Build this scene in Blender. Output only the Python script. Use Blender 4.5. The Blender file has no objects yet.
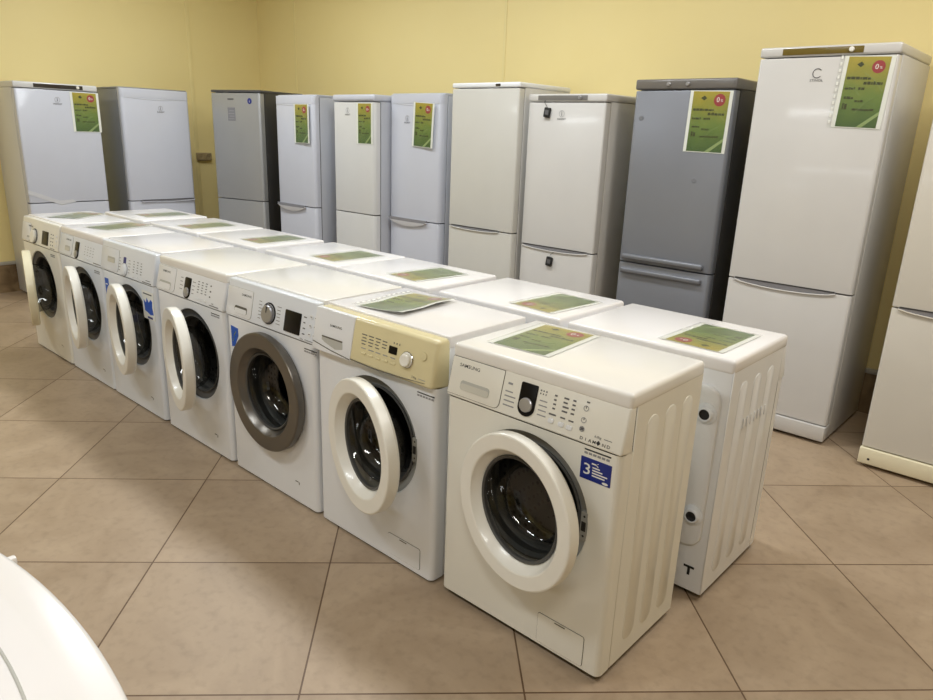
import bpy, bmesh, math, random
from mathutils import Matrix, Vector
random.seed(7)
PI = math.pi
sc = bpy.context.scene
C = sc.collection
R = math.radians

# ------------------------------------------------------------------ materials
def srgb(r, g, b):
    def f(c):
        c /= 255.0
        return c / 12.92 if c <= 0.04045 else ((c + 0.055) / 1.055) ** 2.4
    return (f(r), f(g), f(b), 1.0)

def nodemat(name):
    m = bpy.data.materials.new(name); m.use_nodes = True
    nt = m.node_tree
    return m, nt, nt.nodes['Principled BSDF']

def mat(name, col, rough=0.4, metal=0.0, var=0.03, scale=6.0, coat=0.0, bump=0.0, emit=0.0):
    m, nt, b = nodemat(name)
    N, L = nt.nodes, nt.links
    tc = N.new('ShaderNodeTexCoord'); nz = N.new('ShaderNodeTexNoise')
    nz.inputs['Scale'].default_value = scale; nz.inputs['Detail'].default_value = 3
    L.new(tc.outputs['Object'], nz.inputs['Vector'])
    cr = N.new('ShaderNodeValToRGB')
    cr.color_ramp.elements[0].color = tuple(c * (1 - var) for c in col[:3]) + (1,)
    cr.color_ramp.elements[1].color = tuple(min(1, c * (1 + var)) for c in col[:3]) + (1,)
    cr.color_ramp.elements[0].position = .3; cr.color_ramp.elements[1].position = .7
    L.new(nz.outputs['Fac'], cr.inputs['Fac']); L.new(cr.outputs['Color'], b.inputs['Base Color'])
    b.inputs['Roughness'].default_value = rough; b.inputs['Metallic'].default_value = metal
    if coat:
        b.inputs['Coat Weight'].default_value = coat; b.inputs['Coat Roughness'].default_value = .08
    if bump:
        bp = N.new('ShaderNodeBump'); bp.inputs['Strength'].default_value = bump; bp.inputs['Distance'].default_value = .002
        n2 = N.new('ShaderNodeTexNoise'); n2.inputs['Scale'].default_value = 90
        L.new(tc.outputs['Object'], n2.inputs['Vector']); L.new(n2.outputs['Fac'], bp.inputs['Height'])
        L.new(bp.outputs['Normal'], b.inputs['Normal'])
    return m

def clear_mat(name, tint, gloss_rough=0.03, edge=.5, extra=0.0):
    m = bpy.data.materials.new(name); m.use_nodes = True
    nt = m.node_tree; N, L = nt.nodes, nt.links
    N.remove(N['Principled BSDF'])
    out = N['Material Output']
    tr = N.new('ShaderNodeBsdfTransparent'); tr.inputs['Color'].default_value = tint
    gl = N.new('ShaderNodeBsdfGlossy'); gl.inputs['Roughness'].default_value = gloss_rough
    fr = N.new('ShaderNodeLayerWeight'); fr.inputs['Blend'].default_value = .5
    pw = N.new('ShaderNodeMath'); pw.operation = 'POWER'; pw.inputs[1].default_value = 4.0; L.new(fr.outputs['Facing'], pw.inputs[0])
    ad = N.new('ShaderNodeMath'); ad.operation = 'MULTIPLY_ADD'; ad.use_clamp = True; ad.inputs[1].default_value = edge; ad.inputs[2].default_value = extra
    L.new(pw.outputs[0], ad.inputs[0])
    mx = N.new('ShaderNodeMixShader')
    L.new(ad.outputs[0], mx.inputs['Fac']); L.new(tr.outputs[0], mx.inputs[1]); L.new(gl.outputs[0], mx.inputs[2])
    L.new(mx.outputs[0], out.inputs['Surface'])
    return m

M = {}
M['white'] = mat('white enamel', srgb(235, 237, 240), .28, var=.015, coat=.2)
M['white_warm'] = mat('warm white enamel', srgb(238, 236, 226), .3, var=.015, coat=.2)  # white enamel with the warm tint of the lighting put into its colour
M['white_cool'] = mat('cool white enamel', srgb(230, 235, 242), .28, var=.015, coat=.2)  # same white, its bluish cast is cool light painted into the colour
M['lid_white'] = mat('white lid laminate', srgb(242, 240, 240), .22, var=.012, coat=.2)
M['lid_cream'] = mat('cream lid laminate', srgb(242, 240, 235), .22, var=.012, coat=.2)
M['cream'] = mat('yellowed plastic', srgb(226, 215, 172), .25, var=.04, coat=.3)
M['rim_white'] = mat('white door plastic', srgb(242, 240, 231), .3, var=.015, coat=.2)
M['rim_cream'] = mat('cream door plastic', srgb(238, 230, 200), .3, var=.015, coat=.2)
M['rim_grey'] = mat('dark silver plastic', srgb(112, 108, 102), .3, metal=.75, var=.03)
M['surround'] = mat('grey plastic surround', srgb(150, 150, 146), .35, var=.03)
M['surround_dark'] = mat('dark grey plastic surround', srgb(96, 97, 99), .35, var=.03)
M['rubber'] = mat('dark rubber', srgb(74, 74, 73), .45, var=.06)
M['black'] = mat('black gloss plastic', srgb(14, 14, 16), .3, var=.05)
M['black'].node_tree.nodes['Principled BSDF'].inputs['Specular IOR Level'].default_value = .2
M['black_matt'] = mat('black matt', srgb(24, 24, 24), .6, var=.05)
M['ink'] = mat('grey print', srgb(95, 95, 98), .6, var=.02)
M['ink_light'] = mat('light grey print', srgb(150, 150, 152), .6, var=.02)
M['ink_dark'] = mat('dark print', srgb(40, 40, 44), .6, var=.02)
M['seam'] = mat('seam shadow grey', srgb(92, 88, 80), .6, var=.03)
M['silver'] = mat('silver plastic', srgb(176, 177, 182), .28, metal=.6, var=.03)
M['chrome'] = mat('chrome', srgb(205, 205, 208), .12, metal=1., var=.02)
M['recess'] = mat('recess plastic', srgb(205, 203, 192), .4, var=.03)
M['recess_dark'] = mat('drawer recess shade', srgb(186, 186, 180), .4, var=.03)
M['blue'] = mat('blue sticker print', srgb(28, 88, 190), .35, var=.06, scale=30)
M['navy'] = mat('navy sticker print', srgb(22, 40, 128), .3, var=.05, scale=30)
M['paper'] = mat('white paper', srgb(238, 238, 232), .6, var=.015)
M['f_white'] = mat('fridge white', srgb(210, 210, 209), .3, var=.012, coat=.2)
M['f_warm'] = mat('fridge warm white', srgb(208, 206, 203), .3, var=.012, coat=.2)  # white doors; the warm light falling on them is mixed into the colour
M['f_cream'] = mat('fridge ivory', srgb(210, 205, 194), .3, var=.012, coat=.2)
M['f_grey_ivory'] = mat('fridge grey ivory', srgb(204, 202, 195), .3, var=.012, coat=.2)
M['f_cool'] = mat('fridge cool white', srgb(198, 201, 212), .32, var=.012, coat=.2)  # white doors again, bluish lighting baked into the base colour
M['f_side'] = mat('fridge side enamel', srgb(208, 206, 202), .38, var=.02, bump=.1)
M['f_side_grey'] = mat('fridge grey side enamel', srgb(132, 135, 140), .4, var=.03, bump=.1)  # this side lies in shadow; the shade is painted in as grey
M['f_side_mid'] = mat('fridge pale grey side', srgb(188, 191, 200), .4, var=.02, bump=.1)
M['f_silver'] = mat('silver fridge paint', srgb(134, 137, 145), .34, metal=.35, var=.025, scale=3)
M['f_silver_light'] = mat('pale silver fridge paint', srgb(160, 161, 162), .34, metal=.25, var=.025, scale=3)
M['f_dark'] = mat('dark grey enamel', srgb(78, 78, 80), .4, var=.04)
M['f_darker'] = mat('charcoal enamel', srgb(58, 57, 56), .4, var=.04)
M['f_panel_grey'] = mat('warm grey plastic', srgb(112, 108, 104), .3, var=.03, coat=.3)
M['gap'] = mat('dark door gap', srgb(58, 56, 56), .7, var=.05)
M['slot'] = mat('handle pocket grey', srgb(150, 150, 156), .25, metal=.3, var=.04)
M['slot_light'] = mat('pale handle plastic', srgb(214, 215, 220), .25, var=.03, coat=.3)
M['strip_dark'] = mat('dark control strip', srgb(52, 47, 44), .22, var=.06, coat=.4)
M['strip_olive'] = mat('olive brown control strip', srgb(112, 96, 44), .2, var=.05, coat=.4)
M['strip_grey'] = mat('grey control strip', srgb(122, 120, 118), .3, var=.05, coat=.2)
M['trim'] = mat('pale trim strip', srgb(182, 178, 168), .4, var=.04)
M['dark_inside'] = mat('dark interior', srgb(20, 20, 20), .7, var=.05)
M['socket'] = mat('grey beige socket plastic', srgb(160, 142, 108), .4, var=.04)
M['red'] = mat('red print', srgb(160, 56, 60), .4, var=.06, scale=20)
M['olive_ink'] = mat('dark olive print', srgb(62, 66, 30), .5, var=.05)
M['pale_green'] = mat('pale green print', srgb(150, 170, 112), .4, var=.05)
M['glass'] = clear_mat('door glass', (.62, .63, .61, 1), .04, .25, .06)
M['sleeve'] = clear_mat('clear plastic sleeve', (.98, .99, .98, 1), .35, .8, .035)

def wall_material():
    m, nt, b = nodemat('yellow painted wall'); N, L = nt.nodes, nt.links
    tc = N.new('ShaderNodeTexCoord')
    nz = N.new('ShaderNodeTexNoise'); nz.inputs['Scale'].default_value = 1.3; nz.inputs['Detail'].default_value = 4
    cr = N.new('ShaderNodeValToRGB')
    cr.color_ramp.elements[0].color = srgb(240, 221, 154); cr.color_ramp.elements[1].color = srgb(246, 229, 168)
    L.new(tc.outputs['Object'], nz.inputs['Vector']); L.new(nz.outputs['Fac'], cr.inputs['Fac'])
    L.new(cr.outputs['Color'], b.inputs['Base Color']); b.inputs['Roughness'].default_value = .55
    n2 = N.new('ShaderNodeTexNoise'); n2.inputs['Scale'].default_value = 60
    bp = N.new('ShaderNodeBump'); bp.inputs['Strength'].default_value = .12; bp.inputs['Distance'].default_value = .003
    L.new(tc.outputs['Object'], n2.inputs['Vector']); L.new(n2.outputs['Fac'], bp.inputs['Height']); L.new(bp.outputs['Normal'], b.inputs['Normal'])
    return m
M['wall'] = wall_material()
M['wall_trim'] = mat('yellow painted strip', srgb(240, 223, 160), .5, var=.03)
M['ceiling'] = mat('white ceiling', srgb(232, 230, 222), .7, var=.02)

# floor tiles lie at 45 degrees to the rows of machines
TA = -0.7857774646; TOX, TOY = 0.08537847 + 0.3191532743, 2.02036529 - 1.5503652201; TS = 0.60227
def floor_material():
    m, nt, b = nodemat('beige floor tiles'); N, L = nt.nodes, nt.links
    def mth(op, a, c=None, clamp=False):
        n = N.new('ShaderNodeMath'); n.operation = op; n.use_clamp = clamp
        for i, v in enumerate((a, c)):
            if v is None: continue
            if isinstance(v, (int, float)): n.inputs[i].default_value = v
            else: L.new(v, n.inputs[i])
        return n.outputs[0]
    tc = N.new('ShaderNodeTexCoord'); sp = N.new('ShaderNodeSeparateXYZ'); L.new(tc.outputs['Object'], sp.inputs[0])
    X, Y = sp.outputs[0], sp.outputs[1]
    ca, sa = math.cos(TA), math.sin(TA)
    u = mth('DIVIDE', mth('ADD', mth('SUBTRACT', mth('MULTIPLY', X, ca), mth('MULTIPLY', Y, sa)), TOX), TS)
    v = mth('DIVIDE', mth('ADD', mth('ADD', mth('MULTIPLY', X, sa), mth('MULTIPLY', Y, ca)), TOY), TS)
    fu, fv = mth('FLOOR', u), mth('FLOOR', v)
    du = mth('ABSOLUTE', mth('SUBTRACT', mth('SUBTRACT', u, fu), .5))
    dv = mth('ABSOLUTE', mth('SUBTRACT', mth('SUBTRACT', v, fv), .5))
    d = mth('MAXIMUM', du, dv)                       # .5 at the joint
    g = 0.0026 / TS
    joint = mth('GREATER_THAN', d, .5 - g)
    cmb = N.new('ShaderNodeCombineXYZ'); L.new(fu, cmb.inputs[0]); L.new(fv, cmb.inputs[1])
    wn = N.new('ShaderNodeTexWhiteNoise'); wn.noise_dimensions = '3D'; L.new(cmb.outputs[0], wn.inputs['Vector'])
    # per tile shift of the cloudy pattern
    va = N.new('ShaderNodeVectorMath'); va.operation = 'MULTIPLY_ADD'
    L.new(wn.outputs['Color'], va.inputs[0]); va.inputs[1].default_value = (7, 7, 7); L.new(tc.outputs['Object'], va.inputs[2])
    nz = N.new('ShaderNodeTexNoise'); nz.inputs['Scale'].default_value = 2.6; nz.inputs['Detail'].default_value = 6; nz.inputs['Distortion'].default_value = 1.2
    nz.inputs['Roughness'].default_value = .6
    L.new(va.outputs[0], nz.inputs['Vector'])
    cr = N.new('ShaderNodeValToRGB'); e = cr.color_ramp.elements
    e[0].position = .3; e[0].color = srgb(160, 139, 115); e[1].position = .7; e[1].color = srgb(182, 161, 136)
    L.new(nz.outputs['Fac'], cr.inputs['Fac'])
    # fine veins and specks of dirt
    n3 = N.new('ShaderNodeTexNoise'); n3.inputs['Scale'].default_value = 30; n3.inputs['Detail'].default_value = 5
    L.new(tc.outputs['Object'], n3.inputs['Vector'])
    c3 = N.new('ShaderNodeValToRGB'); c3.color_ramp.elements[0].position = .25; c3.color_ramp.elements[0].color = (.86, .86, .86, 1); c3.color_ramp.elements[1].position = .5; c3.color_ramp.elements[1].color = (1, 1, 1, 1)
    L.new(n3.outputs['Fac'], c3.inputs['Fac'])
    mu = N.new('ShaderNodeMixRGB'); mu.blend_type = 'MULTIPLY'; mu.inputs['Fac'].default_value = 1
    L.new(cr.outputs['Color'], mu.inputs[1]); L.new(c3.outputs['Color'], mu.inputs[2])
    tint = N.new('ShaderNodeMapRange'); tint.inputs['To Min'].default_value = .93; tint.inputs['To Max'].default_value = 1.05
    L.new(wn.outputs['Value'], tint.inputs['Value'])
    mt = N.new('ShaderNodeMixRGB'); mt.blend_type = 'MULTIPLY'; mt.inputs['Fac'].default_value = 1
    L.new(mu.outputs[0], mt.inputs[1]); L.new(tint.outputs[0], mt.inputs[2])
    mj = N.new('ShaderNodeMixRGB'); L.new(joint, mj.inputs['Fac']); L.new(mt.outputs[0], mj.inputs[1]); mj.inputs[2].default_value = srgb(98, 74, 52)
    L.new(mj.outputs[0], b.inputs['Base Color'])
    rr = N.new('ShaderNodeMapRange'); rr.inputs['To Min'].default_value = .34; rr.inputs['To Max'].default_value = .5
    L.new(nz.outputs['Fac'], rr.inputs['Value']); L.new(rr.outputs[0], b.inputs['Roughness'])
    bp = N.new('ShaderNodeBump'); bp.inputs['Strength'].default_value = .3; bp.inputs['Distance'].default_value = .002
    L.new(mth('SUBTRACT', 1.0, joint), bp.inputs['Height']); L.new(bp.outputs['Normal'], b.inputs['Normal'])
    return m
M['floor'] = floor_material()

def stone_material():
    m, nt, b = nodemat('brown stone skirting tiles'); N, L = nt.nodes, nt.links
    tc = N.new('ShaderNodeTexCoord')
    nz = N.new('ShaderNodeTexNoise'); nz.inputs['Scale'].default_value = 5; nz.inputs['Detail'].default_value = 6; nz.inputs['Distortion'].default_value = 2
    cr = N.new('ShaderNodeValToRGB'); cr.color_ramp.elements[0].position = .3; cr.color_ramp.elements[0].color = srgb(104, 84, 58)
    cr.color_ramp.elements[1].position = .7; cr.color_ramp.elements[1].color = srgb(158, 134, 100)
    L.new(tc.outputs['Object'], nz.inputs['Vector']); L.new(nz.outputs['Fac'], cr.inputs['Fac']); L.new(cr.outputs['Color'], b.inputs['Base Color'])
    b.inputs['Roughness'].default_value = .35
    return m
M['stone'] = stone_material()

def drum_material():
    m, nt, b = nodemat('perforated drum steel'); N, L = nt.nodes, nt.links
    tc = N.new('ShaderNodeTexCoord'); vo = N.new('ShaderNodeTexVoronoi'); vo.inputs['Scale'].default_value = 42
    vo.inputs['Randomness'].default_value = .25
    L.new(tc.outputs['Object'], vo.inputs['Vector'])
    cr = N.new('ShaderNodeValToRGB'); cr.color_ramp.interpolation = 'CONSTANT'
    cr.color_ramp.elements[0].color = srgb(12, 12, 12); cr.color_ramp.elements[1].position = .25; cr.color_ramp.elements[1].color = srgb(84, 84, 82)
    L.new(vo.outputs['Distance'], cr.inputs['Fac']); L.new(cr.outputs['Color'], b.inputs['Base Color'])
    b.inputs['Metallic'].default_value = .3; b.inputs['Roughness'].default_value = .5
    return m
M['drum'] = drum_material()

def leaflet_material():
    m, nt, b = nodemat('green leaflet print'); N, L = nt.nodes, nt.links
    tc = N.new('ShaderNodeTexCoord'); sp = N.new('ShaderNodeSeparateXYZ'); L.new(tc.outputs['Object'], sp.inputs[0])
    nz = N.new('ShaderNodeTexNoise'); nz.inputs['Scale'].default_value = 14; nz.inputs['Detail'].default_value = 3
    L.new(tc.outputs['Object'], nz.inputs['Vector'])
    ad = N.new('ShaderNodeMath'); ad.operation = 'MULTIPLY_ADD'; ad.inputs[1].default_value = .12
    L.new(nz.outputs['Fac'], ad.inputs[0]); L.new(sp.outputs[2], ad.inputs[2])
    mr = N.new('ShaderNodeMapRange'); mr.inputs['From Min'].default_value = -.09; mr.inputs['From Max'].default_value = .21
    L.new(ad.outputs[0], mr.inputs['Value'])
    cr = N.new('ShaderNodeValToRGB'); e = cr.color_ramp.elements
    e[0].position = 0; e[0].color = srgb(70, 98, 52); e[1].position = 1; e[1].color = srgb(176, 158, 58)
    x = e.new(.45); x.color = srgb(110, 132, 62); x = e.new(.75); x.color = srgb(148, 146, 58)
    L.new(mr.outputs[0], cr.inputs['Fac']); L.new(cr.outputs['Color'], b.inputs['Base Color']); b.inputs['Roughness'].default_value = .35
    return m
M['leaf'] = leaflet_material()

# ------------------------------------------------------------------ mesh tools
class MB:
    """Collects shapes into one mesh."""
    def __init__(s): s.bm = bmesh.new(); s.mats = []
    def mi(s, m):
        if m not in s.mats: s.mats.append(m)
        return s.mats.index(m)
    def faces(s, vs, fs, m):
        k = s.mi(m); bv = [s.bm.verts.new(v) for v in vs]
        for f in fs:
            try:
                fc = s.bm.faces.new([bv[i] for i in f]); fc.material_index = k
            except ValueError: pass
    def rbox(s, x0, x1, y0, y1, z0, z1, m, r=.0, seg=2):
        t = bmesh.new(); bmesh.ops.create_cube(t, size=1.0)
        for v in t.verts:
            v.co = Vector(((x0 + x1) / 2 + v.co.x * (x1 - x0), (y0 + y1) / 2 + v.co.y * (y1 - y0), (z0 + z1) / 2 + v.co.z * (z1 - z0)))
        if r > 0: bmesh.ops.bevel(t, geom=list(t.edges), offset=r, segments=seg, profile=.5, affect='EDGES')
        s.join(t, m)
    def join(s, t, m):
        t.verts.index_update()
        s.faces([v.co.copy() for v in t.verts], [[v.index for v in f.verts] for f in t.faces], m); t.free()
    def prism(s, poly, y0, y1, m, bev=0.0, ax='y'):
        """poly in (x,z) stands at depth y0..y1 (ax 'z': poly in (x,y), z0..z1; ax 'x': poly in (y,z))."""
        n = len(poly)
        def P(a, b, d):
            return {'y': (a, d, b), 'z': (a, b, d), 'x': (d, a, b)}[ax]
        t = bmesh.new()
        A = [t.verts.new(P(a, b, y0)) for a, b in poly]; B = [t.verts.new(P(a, b, y1)) for a, b in poly]
        f0 = t.faces.new(A); f1 = t.faces.new(B[::-1])
        for i in range(n): t.faces.new((A[i], B[i], B[(i + 1) % n], A[(i + 1) % n]))
        bmesh.ops.recalc_face_normals(t, faces=list(t.faces))
        if bev:
            es = [e for e in list(f0.edges)]
            bmesh.ops.bevel(t, geom=es, offset=bev, segments=3 if bev > .008 else 2, profile=.5, affect='EDGES')
        s.join(t, m)
    def lathe(s, prof, cx, cz, m, segs=48, closed=False, cy=0.0):
        """prof is a list of (radius, y); spun about the y axis."""
        vs, fs = [], []; n = len(prof)
        for k in range(segs):
            a = 2 * PI * k / segs
            for r, y in prof: vs.append((cx + r * math.cos(a), cy + y, cz + r * math.sin(a)))
        for k in range(segs):
            k2 = (k + 1) % segs
            for i in range(n if closed else n - 1):
                j = (i + 1) % n
                fs.append((k * n + i, k * n + j, k2 * n + j, k2 * n + i))
        s.faces(vs, fs, m)
    def tube(s, pts, r, m, segs=8, cap=True):
        pts = [Vector(p) for p in pts]; vs, fs = [], []
        n = len(pts)
        for i, p in enumerate(pts):
            d = (pts[min(i + 1, n - 1)] - pts[max(i - 1, 0)]).normalized()
            ref = Vector((0, 0, 1)) if abs(d.z) < .9 else Vector((1, 0, 0))
            a = d.cross(ref).normalized(); b = d.cross(a)
            rr = r[i] if isinstance(r, (list, tuple)) else r
            for k in range(segs):
                t = 2 * PI * k / segs; vs.append(p + a * rr * math.cos(t) + b * rr * math.sin(t))
        for i in range(n - 1):
            for k in range(segs):
                k2 = (k + 1) % segs; fs.append((i * segs + k, i * segs + k2, (i + 1) * segs + k2, (i + 1) * segs + k))
        if cap: fs.append(tuple(range(segs))); fs.append(tuple((n - 1) * segs + k for k in range(segs)))
        s.faces(vs, fs, m)
    def text(s, body, x, z, size, m, y=0.0, align='LEFT', wide=1.0):
        vs, fs = text_shape(body, align)
        s.faces([(x + v[0] * size * wide, y, z + v[1] * size) for v in vs], fs, m)
    def build(s, name, parent=None, angle=35, loc=None, label=None, fix=True):
        if fix: bmesh.ops.recalc_face_normals(s.bm, faces=list(s.bm.faces))
        me = bpy.data.meshes.new(name); s.bm.to_mesh(me); s.bm.free()
        for m in s.mats: me.materials.append(m)
        for p in me.polygons: p.use_smooth = True
        me.set_sharp_from_angle(angle=R(angle))
        o = bpy.data.objects.new(name, me); C.objects.link(o)
        if parent: o.parent = parent
        if loc: o.location = loc
        if label: o['label'] = label
        return o

_tc = {}
def text_shape(body, align):
    if (body, align) not in _tc:
        cu = bpy.data.curves.new('lettering', 'FONT'); cu.body = body; cu.align_x = align; cu.size = 1.0; cu.resolution_u = 2; cu.offset = .005
        ob = bpy.data.objects.new('lettering', cu)
        me = bpy.data.meshes.new_from_object(ob)
        _tc[(body, align)] = ([tuple(v.co) for v in me.vertices], [tuple(p.vertices) for p in me.polygons])
        bpy.data.meshes.remove(me); bpy.data.objects.remove(ob); bpy.data.curves.remove(cu)
    return _tc[(body, align)]

def rrect(x0, x1, z0, z1, r, n=5):
    out = []
    rs = r if isinstance(r, (list, tuple)) else (r, r, r, r)     # bl, br, tr, tl
    for (cx, cz, a0, rr) in ((x0 + rs[0], z0 + rs[0], PI, rs[0]), (x1 - rs[1], z0 + rs[1], 1.5 * PI, rs[1]), (x1 - rs[2], z1 - rs[2], 0, rs[2]), (x0 + rs[3], z1 - rs[3], .5 * PI, rs[3])):
        if rr <= 0: out.append((cx, cz)); continue
        for i in range(n + 1):
            a = a0 + .5 * PI * i / n; out.append((cx + rr * math.cos(a), cz + rr * math.sin(a)))
    return out
def disc(cx, cz, r, n=24, rz=None): return [(cx + r * math.cos(2 * PI * k / n), cz + (rz or r) * math.sin(2 * PI * k / n)) for k in range(n)]

def thing(name, label, cat, loc=(0, 0, 0), rz=0.0, group=None, rot=None):
    o = bpy.data.objects.new(name, None); C.objects.link(o); o.empty_display_size = .1
    o.location = loc; o.rotation_euler = rot if rot else (0, 0, rz)
    o['label'] = label; o['category'] = cat
    if group: o['group'] = group
    return o
def struct(name, mb, **k):
    o = mb.build(name, **k); o['kind'] = 'structure'; return o
def copy_thing(root, label):
    r = root.copy(); C.objects.link(r); r['label'] = label
    for ch in list(root.children):
        c = ch.copy(); C.objects.link(c); c.parent = r
        for g in list(ch.children):
            d = g.copy(); C.objects.link(d); d.parent = c
    return r

# ------------------------------------------------------------------ room
WL, WB, WR, WF, CH = -5.5, 2.86, 5.5, -13.0, 3.05
b = MB(); b.rbox(WL - .2, WR + .2, WF - .2, WB + .2, -.15, 0, M['floor']); struct('floor', b)
b = MB(); b.rbox(WL - .2, WR + .2, WF - .2, WB + .2, CH, CH + .15, M['ceiling']); struct('ceiling', b)
b = MB(); b.rbox(WL - .2, WL, WF, WB, 0, CH, M['wall']); struct('wall_left', b)
b = MB(); b.rbox(WL - .2, WR + .2, WB, WB + .2, 0, CH, M['wall']); struct('wall_back', b)
b = MB(); b.rbox(WR, WR + .2, WF, WB, 0, CH, M['wall']); struct('wall_right', b)
b = MB(); b.rbox(WL - .2, WR + .2, WF - .2, WF, 0, CH, M['wall']); struct('wall_front', b)
def skirting(name, x0, x1, y0, y1):
    b = MB(); b.rbox(x0, x1, y0, y1, 0, .235, M['stone'])
    g = .012
    b.rbox(min(x0, x1) - (g if x1 - x0 < .1 and name == 'x' else 0), x1 + (g if x1 - x0 < .1 else 0), y0 - (g if y1 - y0 < .1 else 0), y1, .235, .262, M['trim'], .004)
    struct(name, b)
skirting('baseboard_left', WL, WL + .012, WF, WB)
skirting('baseboard_back', WL, WR, WB - .012, WB)
# joints of the wall boards
for i, (ax, c) in enumerate((('l', 2.11), ('b', -4.86), ('b', -2.235), ('b', 1.6))):
    b = MB()
    if ax == 'l': b.rbox(WL, WL + .006, c - .02, c + .02, .262, CH, M['wall_trim'], .002)
    else: b.rbox(c - .012, c + .012, WB - .004, WB, .262, CH, M['wall_trim'], .0015)
    struct('trim_%d' % (i + 1), b)

t = thing('wall_socket', 'brownish double socket on the yellow wall between white and silver refrigerators', 'socket', (WL, 2.17, 1.08), PI / 2)
b = MB(); b.rbox(-.078, .078, -.035, 0, .005, .08, M['socket'], .008)
b.build('socket_box', t)
for sx in (-.042, .042):
    b = MB(); b.lathe([(.032, -.035), (.03, -.041), (.022, -.039), (.02, -.0362), (0, -.0362)], sx, .043, M['socket'], 20)
    for q in (-.009, .009): b.lathe([(.0032, -.0375), (0, -.0375)], sx + q, .043, M['black_matt'], 8)
    b.build('outlet', t)

# ------------------------------------------------------------------ washing machines
FO = .03          # the lower front stands this far in front of the lid edge; the control panel slopes back
PSH = 0.0
def front_with_hole(b, W, z0, z1, cx, cz, r, y, m, lip=.02, n=72):
    """front sheet: rectangle with a round hole, rounded vertical edges."""
    x0, x1 = -W / 2 + .02, W / 2 - .02
    angs = set(2 * PI * k / n for k in range(n))
    for X, Z in ((x0, z0), (x1, z0), (x1, z1), (x0, z1)): angs.add(math.atan2(Z - cz, X - cx) % (2 * PI))
    angs = sorted(angs); vs, fs = [], []; N = len(angs)
    for a in angs:
        dx, dz = math.cos(a), math.sin(a); tt = []
        if dx > 1e-9: tt.append((x1 - cx) / dx)
        if dx < -1e-9: tt.append((x0 - cx) / dx)
        if dz > 1e-9: tt.append((z1 - cz) / dz)
        if dz < -1e-9: tt.append((z0 - cz) / dz)
        q = min(tt)
        vs += [(cx + q * dx, y, cz + q * dz), (cx + r * dx, y, cz + r * dz), (cx + (r - .003) * dx, y + .004, cz + (r - .003) * dz), (cx + (r - .003) * dx, y + lip, cz + (r - .003) * dz)]
    for k in range(N):
        k2 = (k + 1) % N
        for i in range(3): fs.append((k * 4 + i, k * 4 + i + 1, k2 * 4 + i + 1, k2 * 4 + i))
    b.faces(vs, fs, m)
    for sgn in (-1, 1):
        pts = [(sgn * (W / 2 - .02 + .02 * math.sin(PI / 2 * i / 5)), y + .02 - .02 * math.cos(PI / 2 * i / 5)) for i in range(6)] + [(sgn * W / 2, y + .024 + FO)]
        for (xa, ya), (xb, yb) in zip(pts[:-1], pts[1:]):
            b.faces([(xa, ya, z0), (xb, yb, z0), (xb, yb, z1), (xa, ya, z1)], [(0, 1, 2, 3)], m)

def panel_dashes(b, x, z, cols, rows, dx, dz, w, h, m, y):
    for i in range(cols):
        for j in range(rows):
            ww = w * random.uniform(.7, 1.1)
            b.rbox(x + i * dx, x + i * dx + ww, y - .0006, y, z - j * dz, z - j * dz + h, m)

def global_shift(v):
    global PSH
    PSH = v

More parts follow.
